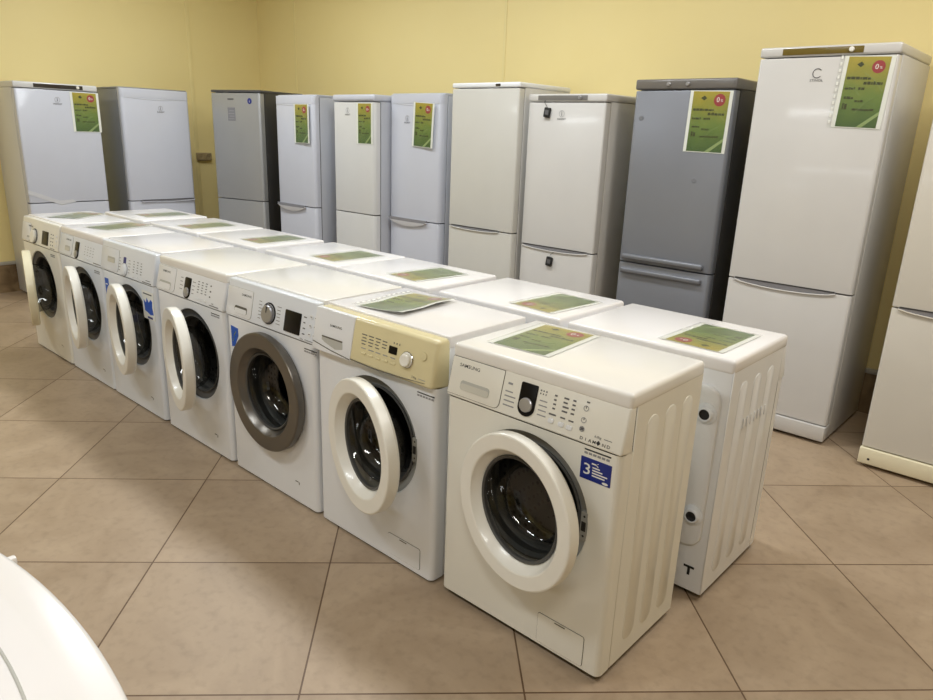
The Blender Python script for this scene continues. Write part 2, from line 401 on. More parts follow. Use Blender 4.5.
def washer(label, x0, yf, rz=0.0, W=.6, D=.4, H=.85, c=None, group=None, panel_fn=None):
    """x0 is the left edge seen from the front; front face at local y = 0."""
    c = c or {}
    body = M[c.get('body', 'white')]; lidm = M[c.get('lid', 'lid_white')]; pm = M[c.get('panel', c.get('body', 'white'))]
    cxw = x0 + W / 2
    t = thing('washing_machine', label, 'washing machine', (cxw, yf, 0), rz, group)
    h = W / 2; zt = H - .035; zp = .678 if H > .84 else H - .172; global_shift(c.get('psh', 0.0)); zb = c.get('zb', .022)
    cx = c.get('cx', .312) - h; cz = c.get('cz', .455); hr = c.get('hr', .211)
    # front panel with the round door hole
    b = MB(); front_with_hole(b, W, zb, zp, cx, cz, hr, 0, body); b.build('front_panel', t, 40)
    # cabinet: back and sides, side walls pressed with tall ribs
    b = MB(); y0 = .0265
    for sgn in (-1, 1): b.rbox(min(sgn * h, sgn * (h - .004)), max(sgn * h, sgn * (h - .004)), y0, D, zb, zt, body, .0015, 1)
    b.rbox(-h + .004, h - .004, D - .006, D, zb, zt, body)
    b.rbox(-h + .004, h - .004, .03, D - .006, zb, zb + .004, M['f_dark'])
    for sgn in (-1, 1):
        for k in range(3):
            yy = .085 + k * (D - .09) / 3.1
            poly = rrect(yy, yy + .065, .075, zt - .05, .032, 6)
            b.prism(poly, sgn * (h + .0011), sgn * (h - .001), body, .001, 'x')
    b.build('cabinet', t, 40)
    # lid
    b = MB(); bow = c.get('bow', 0)
    if bow:
        n = 16; poly = [(-h, D + .003), (h, D + .003)]
        poly = [(h, .02), (h, D + .003), (-h, D + .003), (-h, .02)] + [(-h + W * i / n, -bow * (1 - ((i / n - .5) * 2) ** 2)) for i in range(n + 1)]
        b.prism(poly, zt + .035, zt + .001, lidm, .008, 'z')
        in_ = [(-h + .04 + (W - .08) * i / n, .085 - bow * (1 - ((i / n - .5) * 2) ** 2)) for i in range(n + 1)]
        b.tube([(x, y, H - .0005) for x, y in in_], .0022, M['recess_dark'], 6)
    else:
        lr = .005 if c.get('thin') else c.get('lidr', .012)
        b.rbox(-h - .001, h + .001, .0236 if c.get('thin') else -.006, D + .004, zt - lr * .9, H, lidm, lr, 4)
    b.build('lid', t, 50)
    # control panel
    pbow = -.004 if not c.get('bulge') else -.022
    ztp = H - .007 if c.get('thin') else zt
    b = MB(); b.rbox(-h, h, pbow, .036 if c.get('bulge') else .024, zp + .002, ztp, pm, .007 if not c.get('bulge') else .014, 4)
    if bow:
        n = 16; poly = [(h, .0), (-h, .0)] + [(-h + W * i / n, -(bow - .004) * (1 - ((i / n - .5) * 2) ** 2)) for i in range(1, n)]
        b.prism(poly, zt, zp + .002, pm, 0, 'z')
    pan = b.build('control_panel', t, 40)
    if panel_fn: panel_fn(t, pan, pbow - .0004, h - PSH, zt)
    # door surround, gasket, drum
    b = MB(); b.lathe([(hr - .001, .002), (hr - .006, .012), (hr - .02, .018), (hr - .03, .02), (.174, .022)], cx, cz, M[c.get('surround', 'surround')], 56); b.build('door_surround', t)
    b = MB(); b.lathe([(.178, .021), (.18, .014), (.174, .012), (.166, .024), (.168, .05), (.16, .06), (.156, .075), (.166, .09), (.17, .098)], cx, cz, M['rubber'], 56); b.build('gasket', t)
    b = MB(); b.lathe([(.16, .1), (.24, .1), (.244, .11), (.244, D - .045), (.2, D - .03), (0, D - .02)], cx, cz, M['drum'], 48)
    for k in range(3):
        a = 2 * PI * k / 3 + .5
        b.tube([(cx + .222 * math.cos(a), .13, cz + .222 * math.sin(a)), (cx + .222 * math.cos(a), D - .06, cz + .222 * math.sin(a))], .022, M['rubber'], 8)
    b.build('drum', t)
    # door, hung at its left edge
    if c.get('door', True):
        rr = c.get('dr', .224); off = c.get('doff', .222); hx = c.get('hinge', .097) - h; th = c.get('thick', .042); ri = c.get('ri', .166)
        b = MB()
        b.lathe([(ri - .017, .004), (rr - .02, .005), (rr - .006, .003), (rr, -.006), (rr, -th + .005), (rr - .002, -th + .0015), (rr - .006, -th), (ri + .014, -th + .002), (ri + .010, -th + .004), (ri + .008, -th + .008), (ri - .010, -.006), (ri - .013, -.003), (ri - .017, -.001)],
                off, 0, M[c.get('rim', 'rim_white')], 64, True)
        dn = b.build('door', t, 16, (hx, c.get('dy', -.008), cz)); dn.rotation_euler = (0, 0, -R(c.get('open', 0)))
        if c.get('rimlabel'): dn['label'] = c['rimlabel']
        b = MB(); rg = ri - .017
        b.lathe([(rg + .004, -.006), (rg, .0), (rg - .006, .03), (rg - .016, .065), (rg - .034, .088), (rg * .55, .1), (rg * .25, .104), (0.0001, .105)], off, 0, M['glass'], 48)
        b.lathe([(rg + .006, -.008), (rg + .002, -.012), (rg - .004, -.008), (rg - .003, .003)], off, 0, M['rubber'], 48)
        b.build('door_glass', dn)
        if c.get('pull'):
            b = MB(); b.rbox(off + rr - .035, off + rr + .003, -th - .008, -th + .012, -.05, .05, M[c.get('rim', 'rim_white')], .005); b.build('door_handle', dn)
    if c.get('latch'):
        b = MB(); a = c['latch']
        lx, lz = .512 - h, .462
        b.rbox(lx - .012, lx + .009, -.002, .02, lz - .045, lz + .04, M['surround'], .003)
        b.rbox(lx - .008, lx + .006, -.003, .0, lz - .016, lz + .012, M['black_matt'], .001)
        for dz in (-.03, .028): b.lathe([(.0035, -.0026), (0, -.0026)], lx, lz + dz, M['black_matt'], 10)
        b.build('latch', t)
    # filter flap at the lower right
    if c.get('flap', True):
        fx0, fx1, fz0, fz1 = c.get('flapr', (.388, .547, .03, .128))
        b = MB(); b.prism(rrect(fx0 - h, fx1 - h, fz0, fz1, .008), -.0012, .004, M['seam'])
        b.prism(rrect(fx0 - h + .0012, fx1 - h - .0012, fz0 + .0012, fz1 - .0012, .007), -.0022, .003, body)
        b.rbox(fx0 - h + .06, fx0 - h + .095, -.0028, 0, fz1 - .008, fz1 - .0045, M['seam'])
        b.build('filter_flap', t)
    elif c.get('mark', True):
        b = MB(); b.rbox(.455 - h, .475 - h, -.0008, .002, .094, .0975, M['seam']); b.rbox(.478 - h, .482 - h, -.0008, .002, .085, .096, M['seam']); b.build('flap_mark', t)
    for fx in (-h + .06, h - .06):
        for fy in (.06, D - .06):
            b = MB(); tt = bmesh.new(); bmesh.ops.create_cone(tt, cap_ends=True, segments=16, radius1=.022, radius2=.016, depth=zb + .002)
            for v in tt.verts: v.co += Vector((fx, fy, (zb + .002) / 2))
            b.join(tt, M['black_matt']); b.build('foot', t)
    # back cover with the two hose connectors
    b = MB(); poly = rrect(-h + .024, h - .03, .185, .738, .05, 6)
    b.prism(poly, D + .012, D - .002, body, .008); b.build('back_cover', t, 45)
    for pz, px in ((.65, -h + .062), (.302, -h + .058)):
        b = MB(); b.lathe([(.034, D + .011), (.034, D + .016), (.026, D + .02), (.021, D + .03), (.017, D + .03), (.014, D + .022), (.014, D + .0135)], px, pz, M['white_cool'], 24)
        b.lathe([(.0165, D + .0295), (.012, D + .024), (0.0001, D + .022)], px, pz, M['black_matt'], 20); b.build('hose_connector', t)
    b = MB(); b.prism([(-h + .11, .41), (-h + .155, .39), (-h + .165, .44), (-h + .14, .49), (-h + .115, .47)], D + .05, D + .006, M['f_dark'], .006); b.build('motor_bracket', t)
    slope_front(t, ztp, zp)
    return t

def slope_front(t, zt, zp):
    for ch in t.children:
        k = ch.name.split('.')[0]
        if k in ('front_panel', 'door_surround', 'gasket', 'latch', 'filter_flap', 'flap_mark', 'sticker', 'printed_text'):
            for v in ch.data.vertices:
                v.co.y -= FO
                if k in ('sticker', 'printed_text'): v.co.z += .014; v.co.x += .004
                if k == 'front_panel' and v.co.z > zp - .001: v.co.z += .012
        elif k == 'door': ch.location.y -= FO
        elif k in ('control_panel', 'detergent_drawer'):
            for o in [ch] + list(ch.children) + [g for c2 in ch.children for g in c2.children]:
                for v in o.data.vertices:
                    if k == 'control_panel' and o == ch and v.co.y > .012: continue
                    q = max(0.0, (zt - v.co.z) / (zt - zp)); v.co.y -= FO * q; v.co.z += .012 * q

def sticker_part(t, mb, name='sticker', label=None): return mb.build(name, t, label=label)

def brand(pan, x, z, y, size=.0125, m='ink_dark'):
    b = MB(); b.text('SAMSUNG', x, z, size, M[m], y, wide=1.15); b.build('brand_lettering', pan)
def drawer(t, y, h, x0, x1, z0, z1, hx0, hx1, hz0, hz1, m, body, slot=False):
    b = MB()
    h0 = h + PSH if x0 < .004 else h
    b.prism(rrect(x0 - h0, x1 - h, z0, z1, (.003, .02, .004, .004)), y - .0008, y + .008, M['seam' if body.name.startswith('warm') else 'recess_dark'])
    b.prism(rrect(x0 - h0 + .0012, x1 - h - .0012, z0 + .0012, z1 - .0012, (.002, .019, .003, .003)), y - .002, y + .008, body, .0008)
    d = b.build('detergent_drawer', t)
    b = MB(); b.prism(rrect(hx0 - h, hx1 - h, hz0, hz1, (hz1 - hz0) * .3), y - .003, y, M['seam'] if slot else M['recess_dark'])
    b.prism(rrect(hx0 - h + .002, hx1 - h - .0015, hz0 + .0005, hz1 - .0095, (hz1 - hz0) * .22), y - .0038, y, M[m])
    b.build('drawer_handle', d)
def lower_text(t, h, x=.475, z=.662, w=.075, m='ink'):
    b = MB(); b.rbox(x - h, x - h + w, -.0008, .001, z, z + .0035, M['ink_dark'] if m == 'ink' else M[m])
    xx = x - h
    for k in range(6): b.rbox(xx + k * w / 6, xx + k * w / 6 + w / 8, -.0008, .001, z - .011, z - .005, M['ink_light'])
    b.build('printed_text', t)

# --- panels, one kind per machine
def panel_near(t, pan, y, h, zt):
    drawer(t, y, h, .003, .188, .69, .811, .036, .146, .712, .742, 'recess', M['white_warm'])
    brand(pan, .02 - h, .783, y - .0024, .015)
    b = MB(); b.prism(rrect(.251 - h, .307 - h, .699, .796, (.027, .027, .004, .004), 8), y - .003, y + .002, M['black'], .001); dsp = b.build('display', pan)
    b = MB(); b.lathe([(.0215, y - .002), (.0215, y - .006), (.019, y - .008), (.0001, y - .0085)], .279 - h, .733, M['silver'], 28); b.build('dial', dsp)
    b = MB()
    panel_dashes(b, .205 - h, .775, 1, 1, .02, .02, .016, .006, M['ink_light'], y)
    for k in range(4): panel_dashes(b, .2 - h, .752 - k * .014, 1, 1, .02, .02, .036, .0035, M['ink_light'], y)
    panel_dashes(b, .315 - h, .785, 3, 2, .009, .009, .004, .004, M['ink'], y)
    for k in range(4): panel_dashes(b, .318 - h, .757 - k * .014, 1, 1, .02, .02, .034, .003, M['ink_light'], y)
    panel_dashes(b, .362 - h, .783, 1, 4, .02, .0125, .011, .0045, M['ink'], y)
    panel_dashes(b, .392 - h, .784, 1, 4, .02, .0125, .018, .0045, M['ink'], y)
    panel_dashes(b, .42 - h, .785, 1, 4, .02, .0125, .012, .0045, M['ink'], y)
    panel_dashes(b, .355 - h, .728, 1, 1, .02, .01, .03, .0045, M['ink'], y); panel_dashes(b, .392 - h, .728, 1, 1, .02, .01, .014, .004, M['ink'], y); panel_dashes(b, .418 - h, .727, 1, 1, .02, .01, .014, .004, M['ink'], y)
    panel_dashes(b, .46 - h, .793, 1, 1, .02, .01, .01, .004, M['ink'], y)
    b.text('6.0kg', .502 - h, .7085, .0095, M['ink'], y - .0006); b.rbox(.53 - h, .553 - h, y - .0006, y, .7105, .712, M['ink'])
    for k, ch in enumerate('DIAM'): b.text(ch, .466 - h + k * .0128, .691, .0125, M['ink_dark'], y - .0006, 'CENTER', 1.1)
    for k, ch in enumerate('ND'): b.text(ch, .533 - h + k * .0135, .691, .0125, M['ink_dark'], y - .0006, 'CENTER', 1.1)
    b.prism([(.5165 - h, .689), (.5225 - h, .696), (.5165 - h, .703), (.5105 - h, .696)], y - .0008, y, M['ink_dark']); b.build('printed_lettering', pan)
    for (bx, bz) in ((.365, .712), (.398, .711), (.424, .710)):
        b = MB(); b.prism(rrect(bx - .009 - h, bx + .009 - h, bz - .007, bz + .007, .005), y - .002, y, M['white'], .001); b.build('button', pan)
    for (bz, k) in ((.777, 0), (.744, 1), (.719, 2)):
        b = MB(); b.lathe([(.008, y - .0006), (.0062, y - .0006)], .462 - h, bz, M['ink_light'], 18); b.rbox(.4612 - h, .4628 - h, y - .0012, y, bz, bz + .006, M['ink'])
        if k == 2: b.rbox(.457 - h, .467 - h, y - .001, y, bz - .004, bz + .004, M['ink'])
        b.build('button', pan)
    # blue guarantee sticker below the panel
    b = MB(); b.prism(rrect(.467 - h, .558 - h, .583, .644, .001), -.001, .001, M['navy'])
    b.text('3', .474 - h, .598, .044, M['paper'], -.0014, wide=1.2)
    b.rbox(.5 - h, .513 - h, -.0014, 0, .63, .634, M['paper']); b.tube([(.52 - h, -.0013, .637), (.513 - h, -.0013, .632), (.52 - h, -.0013, .627)], .0012, M['paper'], 5)
    for k in range(4): b.rbox(.503 - h, .503 - h + (.022, .03, .045, .038)[k], -.0014, 0, .62 - k * .0075, .6235 - k * .0075, M['paper'])
    b.prism(disc(.543 - h, .589, .009, 16, .0035), -.0014, 0, M['paper'])
    sticker_part(t, b, 'sticker', 'navy blue sticker with a large white 3')
    lower_text(t, h, .475, .664, .078)

def panel_cream(t, pan, y, h, zt):
    # left third is the white drawer, the rest of the panel has yellowed
    b = MB(); b.prism(rrect(.0 - h - PSH, .172 - h, .682, .8425, (.004, .004, .006, .008)), y - .003, y + .02, M['white'], .004)
    d = b.build('detergent_drawer', t, label='white detergent drawer')
    b = MB(); b.prism([(.012 - h, .742), (.124 - h, .738), (.13 - h, .714), (.09 - h, .706), (.03 - h, .72), (.012 - h, .728)], y - .0042, y, M['recess_dark'])
    b.rbox(.012 - h, .124 - h, y - .005, y, .738, .7425, M['seam']); b.build('drawer_handle', d)
    b = MB(); b.text('SAMSUNG', .047 - h, .783, .0125, M['ink_dark'], y - .0036, wide=1.15); b.build('brand_lettering', d)
    b = MB(); pts = [(.003 - h - PSH, y - .003, .712), (.07 - h, y - .0035, .697), (.17 - h, y - .0035, .688)]
    b.tube(pts, .0016, M['seam'], 6)
    b.tube([(.172 - h, y - .0005, .69), (.3 - h, y - .0005, .686), (.42 - h, y - .0005, .69), (.53 - h, y - .0005, .697)], [.0016, .0018, .0016, .0006], M['seam'], 6); b.build('panel_groove', pan)
    b = MB()
    for k in range(4): panel_dashes(b, .215 - h + (k % 2) * .004, .79 - k * .011, 3, 1, .034, .02, .024, .003, M['ink'], y)
    for k in range(3): panel_dashes(b, .318 - h, .788 - k * .011, 1, 1, .034, .02, .024, .003, M['ink'], y)
    panel_dashes(b, .37 - h, .792, 3, 1, .013, .02, .004, .006, M['ink'], y)
    panel_dashes(b, .22 - h, .742, 5, 1, .036, .02, .024, .003, M['ink_light'], y)
    b.text('5.0kg', .47 - h, .702, .0095, M['ink'], y - .0005); b.rbox(.5 - h, .53 - h, y - .0006, y, .7045, .706, M['ink_light']); b.build('printed_lettering', pan)
    for k in range(5):
        b = MB(); b.prism(rrect(.222 + k * .036 - h, .246 + k * .036 - h, .722, .73, .004), y - .0025, y, M['cream'], .001); b.build('button', pan)
    b = MB(); b.prism(rrect(.352 - h, .39 - h, .757, .783, .002), y - .0012, y, M['black']); b.build('display', pan)
    b = MB(); b.lathe([(.026, y), (.026, y - .004), (.022, y - .006), (.021, y - .014), (.018, y - .016), (.0001, y - .015)], .44 - h, .755, M['rim_white'], 28)
    b.lathe([(.0262, y - .001), (.028, y - .003), (.0262, y - .005)], .44 - h, .755, M['chrome'], 28); b.build('dial', pan)
    b = MB(); b.lathe([(.014, y - .0005), (.014, y - .003), (.0001, y - .0035)], .508 - h, .783, M['cream'], 20); b.build('button', pan)
    lower_text(t, h, .475, .648, .075)

def panel_silver(t, pan, y, h, zt):
    drawer(t, y, h, .003, .15, .69, .812, .028, .118, .705, .735, 'white', M['white'], True)
    brand(pan, .07 - h, .783, y - .0024, .0135)
    b = MB(); b.lathe([(.045, y), (.044, y - .003), (.041, y - .004)], .268 - h, .745, M['black'], 32)
    b.lathe([(.038, y), (.037, y - .009), (.033, y - .012), (.0001, y - .012)], .264 - h, .743, M['silver'], 32)
    b.rbox(.262 - h, .266 - h, y - .0135, y - .011, .75, .776, M['ink_dark']); b.build('dial', pan)
    b = MB(); b.prism(rrect(.375 - h, .475 - h, .699, .785, .004), y - .003, y + .002, M['black'], .001); b.build('display', pan)
    b = MB()
    for k in range(6):
        panel_dashes(b, .195 - h, .782 - k * .014, 1, 1, .02, .02, .022, .0028, M['ink_light'], y); panel_dashes(b, .32 - h, .782 - k * .014, 1, 1, .02, .02, .03, .0028, M['ink_light'], y)
    panel_dashes(b, .49 - h, .775, 1, 4, .02, .022, .016, .004, M['ink'], y)
    b.text('6.0kg', .48 - h, .688, .0085, M['ink'], y - .0005); b.rbox(.51 - h, .565 - h, y - .0006, y, .690, .692, M['ink']); b.build('printed_lettering', pan)
    for k in range(3):
        for q in range(2):
            b = MB(); b.lathe([(.009, y), (.009, y - .002), (.0001, y - .0025)], .535 + q * .028 - h, .785 - k * .034, M['white'], 16); b.rbox(.531 + q * .028 - h, .539 + q * .028 - h, y - .0032, y - .002, .784 - k * .034, .787 - k * .034, M['ink']); b.build('button', pan)
    lower_text(t, h, .5, .652, .075)
    b = MB(); b.prism([(-.012 - h, .545), (.01 - h, .55), (.042 - h, .60), (.042 - h, .632), (-.012 - h, .636)], -.001, .001, M['blue'])
    b.tube([(.0 - h, -.0012, .57), (.012 - h, -.0012, .6), (.025 - h, -.0012, .615)], .002, M['pale_green'], 5); sticker_part(t, b)

def panel_oval(t, pan, y, h, zt, m='white'):
    drawer(t, y, h, .003, .17, .69, .808, .026, .135, .698, .735, 'white', M[m])
    brand(pan, .045 - h, .778, y - .0024, .014)
    b = MB(); b.prism(rrect(.258 - h, .312 - h, .686, .785, (.026, .026, .008, .008), 8), y - .003, y + .002, M['black'], .001); dsp = b.build('display', pan)
    b = MB(); b.lathe([(.022, y - .002), (.022, y - .006), (.019, y - .008), (.0001, y - .0085)], .284 - h, .716, M['silver'], 28); b.build('dial', dsp)
    b = MB()
    for k in range(4): panel_dashes(b, .215 - h, .775 - k * .018, 1, 1, .02, .02, .028, .003, M['ink_light'], y); panel_dashes(b, .325 - h, .77 - k * .018, 1, 1, .02, .02, .024, .003, M['ink_light'], y)
    for k in range(3): panel_dashes(b, .37 - h + k * .033, .78, 1, 5, .02, .0125, .014, .0035, M['ink'], y)
    panel_dashes(b, .475 - h, .775, 1, 3, .02, .025, .01, .006, M['ink'], y)
    b.text('6.0kg', .5 - h, .699, .0085, M['ink'], y - .0005); b.rbox(.485 - h, .56 - h, y - .0006, y, .69, .6935, M['ink']); b.build('printed_lettering', pan)
    for k in range(3):
        b = MB(); b.prism(rrect(.368 + k * .033 - h, .39 + k * .033 - h, .697, .708, .005), y - .002, y, M[m], .001); b.build('button', pan)
    lower_text(t, h, .49, .655, .07)

def panel_blue_led(t, pan, y, h, zt):
    drawer(t, y, h, .003, .16, .69, .812, .03, .118, .735, .765, 'recess', M['white_cool'])
    b = MB(); b.prism(rrect(.215 - h, .24 - h, .752, .785, .004), y - .002, y + .002, M['navy']); b.build('display', pan)
    b = MB(); b.lathe([(.034, y), (.034, y - .003), (.029, y - .005), (.027, y - .008), (.023, y - .010), (.0001, y - .010)], .228 - h, .718, M['white_cool'], 28); b.lathe([(.035, y - .0008), (.037, y - .001)], .228 - h, .718, M['ink'], 28); b.build('dial', pan)
    b = MB()
    for k in range(5): panel_dashes(b, .165 - h, .772 - k * .016, 1, 1, .02, .02, .022, .003, M['ink_light'], y); panel_dashes(b, .272 - h, .772 - k * .016, 1, 1, .02, .02, .022, .003, M['ink_light'], y)
    for k in range(3): panel_dashes(b, .325 - h + k * .04, .775, 1, 5, .02, .014, .016, .003, M['ink'], y)
    b.rbox(.435 - h, .53 - h, y - .0006, y, .688, .692, M['ink']); b.rbox(.47 - h, .515 - h, y - .0006, y, .7, .703, M['ink']); b.build('printed_lettering', pan)
    for k in range(3):
        b = MB(); b.prism(rrect(.323 + k * .04 - h, .345 + k * .04 - h, .694, .704, .005), y - .002, y, M['white_cool'], .001); b.build('button', pan)
    h0 = h; h += .035
    b = MB(); b.prism(rrect(.445 - h, .565 - h, .505, .645, .003), -.0008, .001, M['paper'])
    b.rbox(.46 - h, .55 - h, -.0014, 0, .628, .634, M['ink']); b.rbox(.49 - h, .54 - h, -.0014, 0, .51, .52, M['navy']); h -= .02
    b.prism([(.445 - h, .545), (.44 - h, .6), (.462 - h, .585), (.475 - h, .612), (.492 - h, .59), (.515 - h, .608), (.53 - h, .6), (.525 - h, .57), (.535 - h, .535), (.5 - h, .53), (.47 - h, .54)], -.0014, 0, M['blue'])
    sticker_part(t, b, 'sticker', 'white sticker with a blue splash print')
    h = h0
    b = MB(); b.prism(rrect(-.025 - h, .02 - h, .53, .635, .001), -.001, .001, M['blue']); b.rbox(-.018 - h, .007 - h, -.0014, 0, .6, .606, M['paper']); b.rbox(-.018 - h, .012 - h, -.0014, 0, .55, .555, M['paper']); sticker_part(t, b)

def panel_slim(t, pan, y, h, zt):
    drawer(t, y, h, .003, .13, .69, .808, .03, .1, .715, .745, 'recess', M['white_cool'])
    brand(pan, .035 - h, .778, y - .0024, .014)
    b = MB(); b.prism(rrect(.17 - h, .222 - h, .686, .785, (.026, .026, .006, .006), 8), y - .003, y + .002, M['black'], .001); dsp = b.build('display', pan)
    b = MB(); b.lathe([(.02, y - .002), (.02, y - .006), (.017, y - .008), (.0001, y - .0085)], .196 - h, .714, M['silver'], 28); b.build('dial', dsp)
    b = MB()
    for k in range(4): panel_dashes(b, .3 - h + k * .036, .772, 1, 4, .02, .016, .014, .003, M['ink_light'], y)
    b.rbox(.43 - h, .53 - h, y - .0006, y, .693, .697, M['ink']); b.build('printed_lettering', pan)
    for k in range(3):
        b = MB(); b.prism(rrect(.3 + k * .036 - h, .32 + k * .036 - h, .7, .71, .005), y - .002, y, M['white_cool'], .001); b.build('button', pan)
    lower_text(t, h, .43, .65, .07)

def panel_knob(t, pan, y, h, zt):
    drawer(t, y, h, .003, .06, .69, .808, .012, .05, .715, .725, 'recess', M['white'])
    brand(pan, .03 - h, .787, y - .0024, .014)
    b = MB(); b.lathe([(.048, y), (.048, y - .004), (.044, y - .005)], .135 - h, .735, M['ink'], 32)
    b.lathe([(.042, y), (.041, y - .013), (.037, y - .016), (.0001, y - .016)], .13 - h, .733, M['rim_white'], 32); b.build('dial', pan)
    b = MB(); b.prism(rrect(.265 - h, .362 - h, .7, .785, .004), y - .003, y + .002, M['black'], .001); b.build('display', pan)
    b = MB(); panel_dashes(b, .4 - h, .775, 2, 4, .03, .022, .016, .005, M['ink'], y); b.rbox(.4 - h, .47 - h, y - .0006, y, .69, .693, M['ink']); b.build('printed_lettering', pan)
    for k in range(3):
        b = MB(); b.lathe([(.008, y), (.008, y - .002), (.0001, y - .0025)], .49 - h, .775 - k * .03, M['white'], 16); b.build('button', pan)
    lower_text(t, h, .385, .648, .07)

FR = 'washing machines in the front row'
washer('white front-loading washing machine with cream-edged open door, round white dial and square black display', -3.75, 0, W=.61, c=dict(zb=.008, thin=True, psh=.09, cx=.285, cz=.447, dr=.229, doff=.226, body='white_warm', surround='surround_dark', rim='rim_cream', rimlabel='cream door rim', open=16, hinge=.13, flap=False), group=FR, panel_fn=panel_knob)
washer('white front-loading washing machine with ajar door and slim black dial display, no blue stickers', -3.125, 0, W=.59, c=dict(zb=.008, psh=.065, cz=.447, dr=.228, doff=.225, body='white_cool', surround='surround_dark', open=12, hinge=.15, flap=False), group=FR, panel_fn=panel_slim)
washer('white front-loading washing machine with a blue splash sticker right of its ajar door', -2.53, 0, c=dict(zb=.008, thin=True, psh=.055, cx=.32, cz=.447, dr=.228, doff=.225, body='white_cool', surround='surround_dark', open=12, hinge=.145, flap=False), group=FR, panel_fn=panel_blue_led)
washer('white front-loading washing machine with ajar door and bare lid, beside the grey-ringed one', -1.894, 0, c=dict(zb=.008, psh=.004, cx=.325, cz=.444, dr=.23, doff=.227, body='white', lid='lid_cream', surround='surround_dark', open=15, hinge=.125, flap=False), group=FR, panel_fn=panel_oval)
washer('white front-loading washing machine with a closed dark silver door ring', -1.268, 0, c=dict(zb=.008, thin=True, psh=.04, body='white', lid='lid_cream', panel='white_cool', surround='surround_dark', open=0, rim='rim_grey', rimlabel='dark silver door ring', cx=.305, cz=.436, dr=.241, doff=.241, hinge=.066, ri=.17, thick=.035, dy=-.007, lidr=.009, flap=False), group=FR, panel_fn=panel_silver)
washer('white front-loading washing machine with a yellowed cream control panel', -.646, 0, c=dict(zb=.008, thin=True, psh=.04, cz=.447, dr=.227, doff=.225, body='white', panel='cream', open=14, hinge=.13, bulge=True, latch=True, lidr=.009, flapr=(.385, .545, .026, .107)), group=FR, panel_fn=panel_cream)
washer('warm white front-loading washing machine with a navy sticker bearing a large 3', 0, 0, c=dict(psh=.014, body='white_warm', lid='lid_cream', open=9, hinge=.112, dr=.223, doff=.221, thick=.038, latch=True), group=FR, panel_fn=panel_near)

# back row, turned round: their backs and lids are in view
def panel_plain(t, pan, y, h, zt):
    b = MB(); b.prism(rrect(-h + .01, -h + .17, zt - .12, zt - .008, .008), y - .002, y + .004, M['white'], .001); b.build('detergent_drawer', t)
    b = MB(); b.lathe([(.036, y), (.035, y - .016), (.03, y - .02), (.0001, y - .02)], .0, zt - .065, M['rim_white'], 24); b.build('dial', pan)
    b = MB(); b.prism(rrect(.06, .14, zt - .09, zt - .04, .004), y - .002, y, M['black']); b.build('display', pan)
BR = 'washing machines in the back row'
bx = [-3.85, -3.165, -2.535, -1.86, -1.25, -.595, .04]
blab = ['white washing machine turned backwards, at the far end of the back row', 'white washing machine turned backwards, second from the far end of the back row',
        'white washing machine turned backwards, third from the far end of the back row', 'white washing machine turned backwards in the middle of the back row',
        'white washing machine turned backwards, third from the near end of the back row', 'white washing machine turned backwards, second from the near end of the back row',
        'white washing machine turned backwards, hose connectors and a black T mark on its back']
near = washer(blab[6], bx[6], .97, PI, D=.44, H=.83, c=dict(cz=.43, cx=.3, hinge=.076, open=0, lidr=.012), group=BR, panel_fn=panel_plain)
for i in range(6):
    o = copy_thing(near, blab[i]); o.location = (bx[i] + .3, .97 + (i % 2) * .006, 0)
h = .3
b = MB(); yb = .4408
b.rbox(-h + .033, -h + .069, yb, yb + .0012, .104, .112, M['black_matt'], .0005); b.rbox(-h + .046, -h + .055, yb, yb + .0012, .078, .106, M['black_matt'], .0005)
b.build('letter_mark', near, label='black letter T')
b = MB()
for k in range(7): b.rbox(-h - .0035, -h - .0005, .12 + k * .03, .126 + k * .03, .575, .61, M['white'], .001)
b.build('vent_grille', near)

# machine across the aisle, only its bowed lid shows
washer('white machine across the aisle, only its bowed lid edge showing', .22, -1.253 - .036, PI, D=.45, c=dict(bow=.036, rim='rim_white', lid='lid_white'), panel_fn=panel_plain)
o = [q for q in bpy.data.objects if q.get('label', '').startswith('white machine across')][0]
o.location = (.52, -1.283, 0)
b = MB(); b.rbox(.2, .212, -.028, -.01, .832, .8445, M['lid_white'], .003); b.build('lid_tab', o)

# ------------------------------------------------------------------ refrigerators
def door_section(W, y0, y1, r, bow=0.0):
    h = W / 2; pts = []
    for i in range(7):
        a = PI + .5 * PI * i / 6; pts.append((-h + r + r * math.cos(a), y0 + r + r * math.sin(a)))
    if bow:
        for i in range(1, 8):
            x = -h + r + (W - 2 * r) * i / 8; pts.append((x, y0 - bow * math.sin(PI * i / 8)))
    for i in range(7):
        a = 1.5 * PI + .5 * PI * i / 6; pts.append((h - r + r * math.cos(a), y0 + r + r * math.sin(a)))
    return pts + [(h, y1), (-h, y1)]

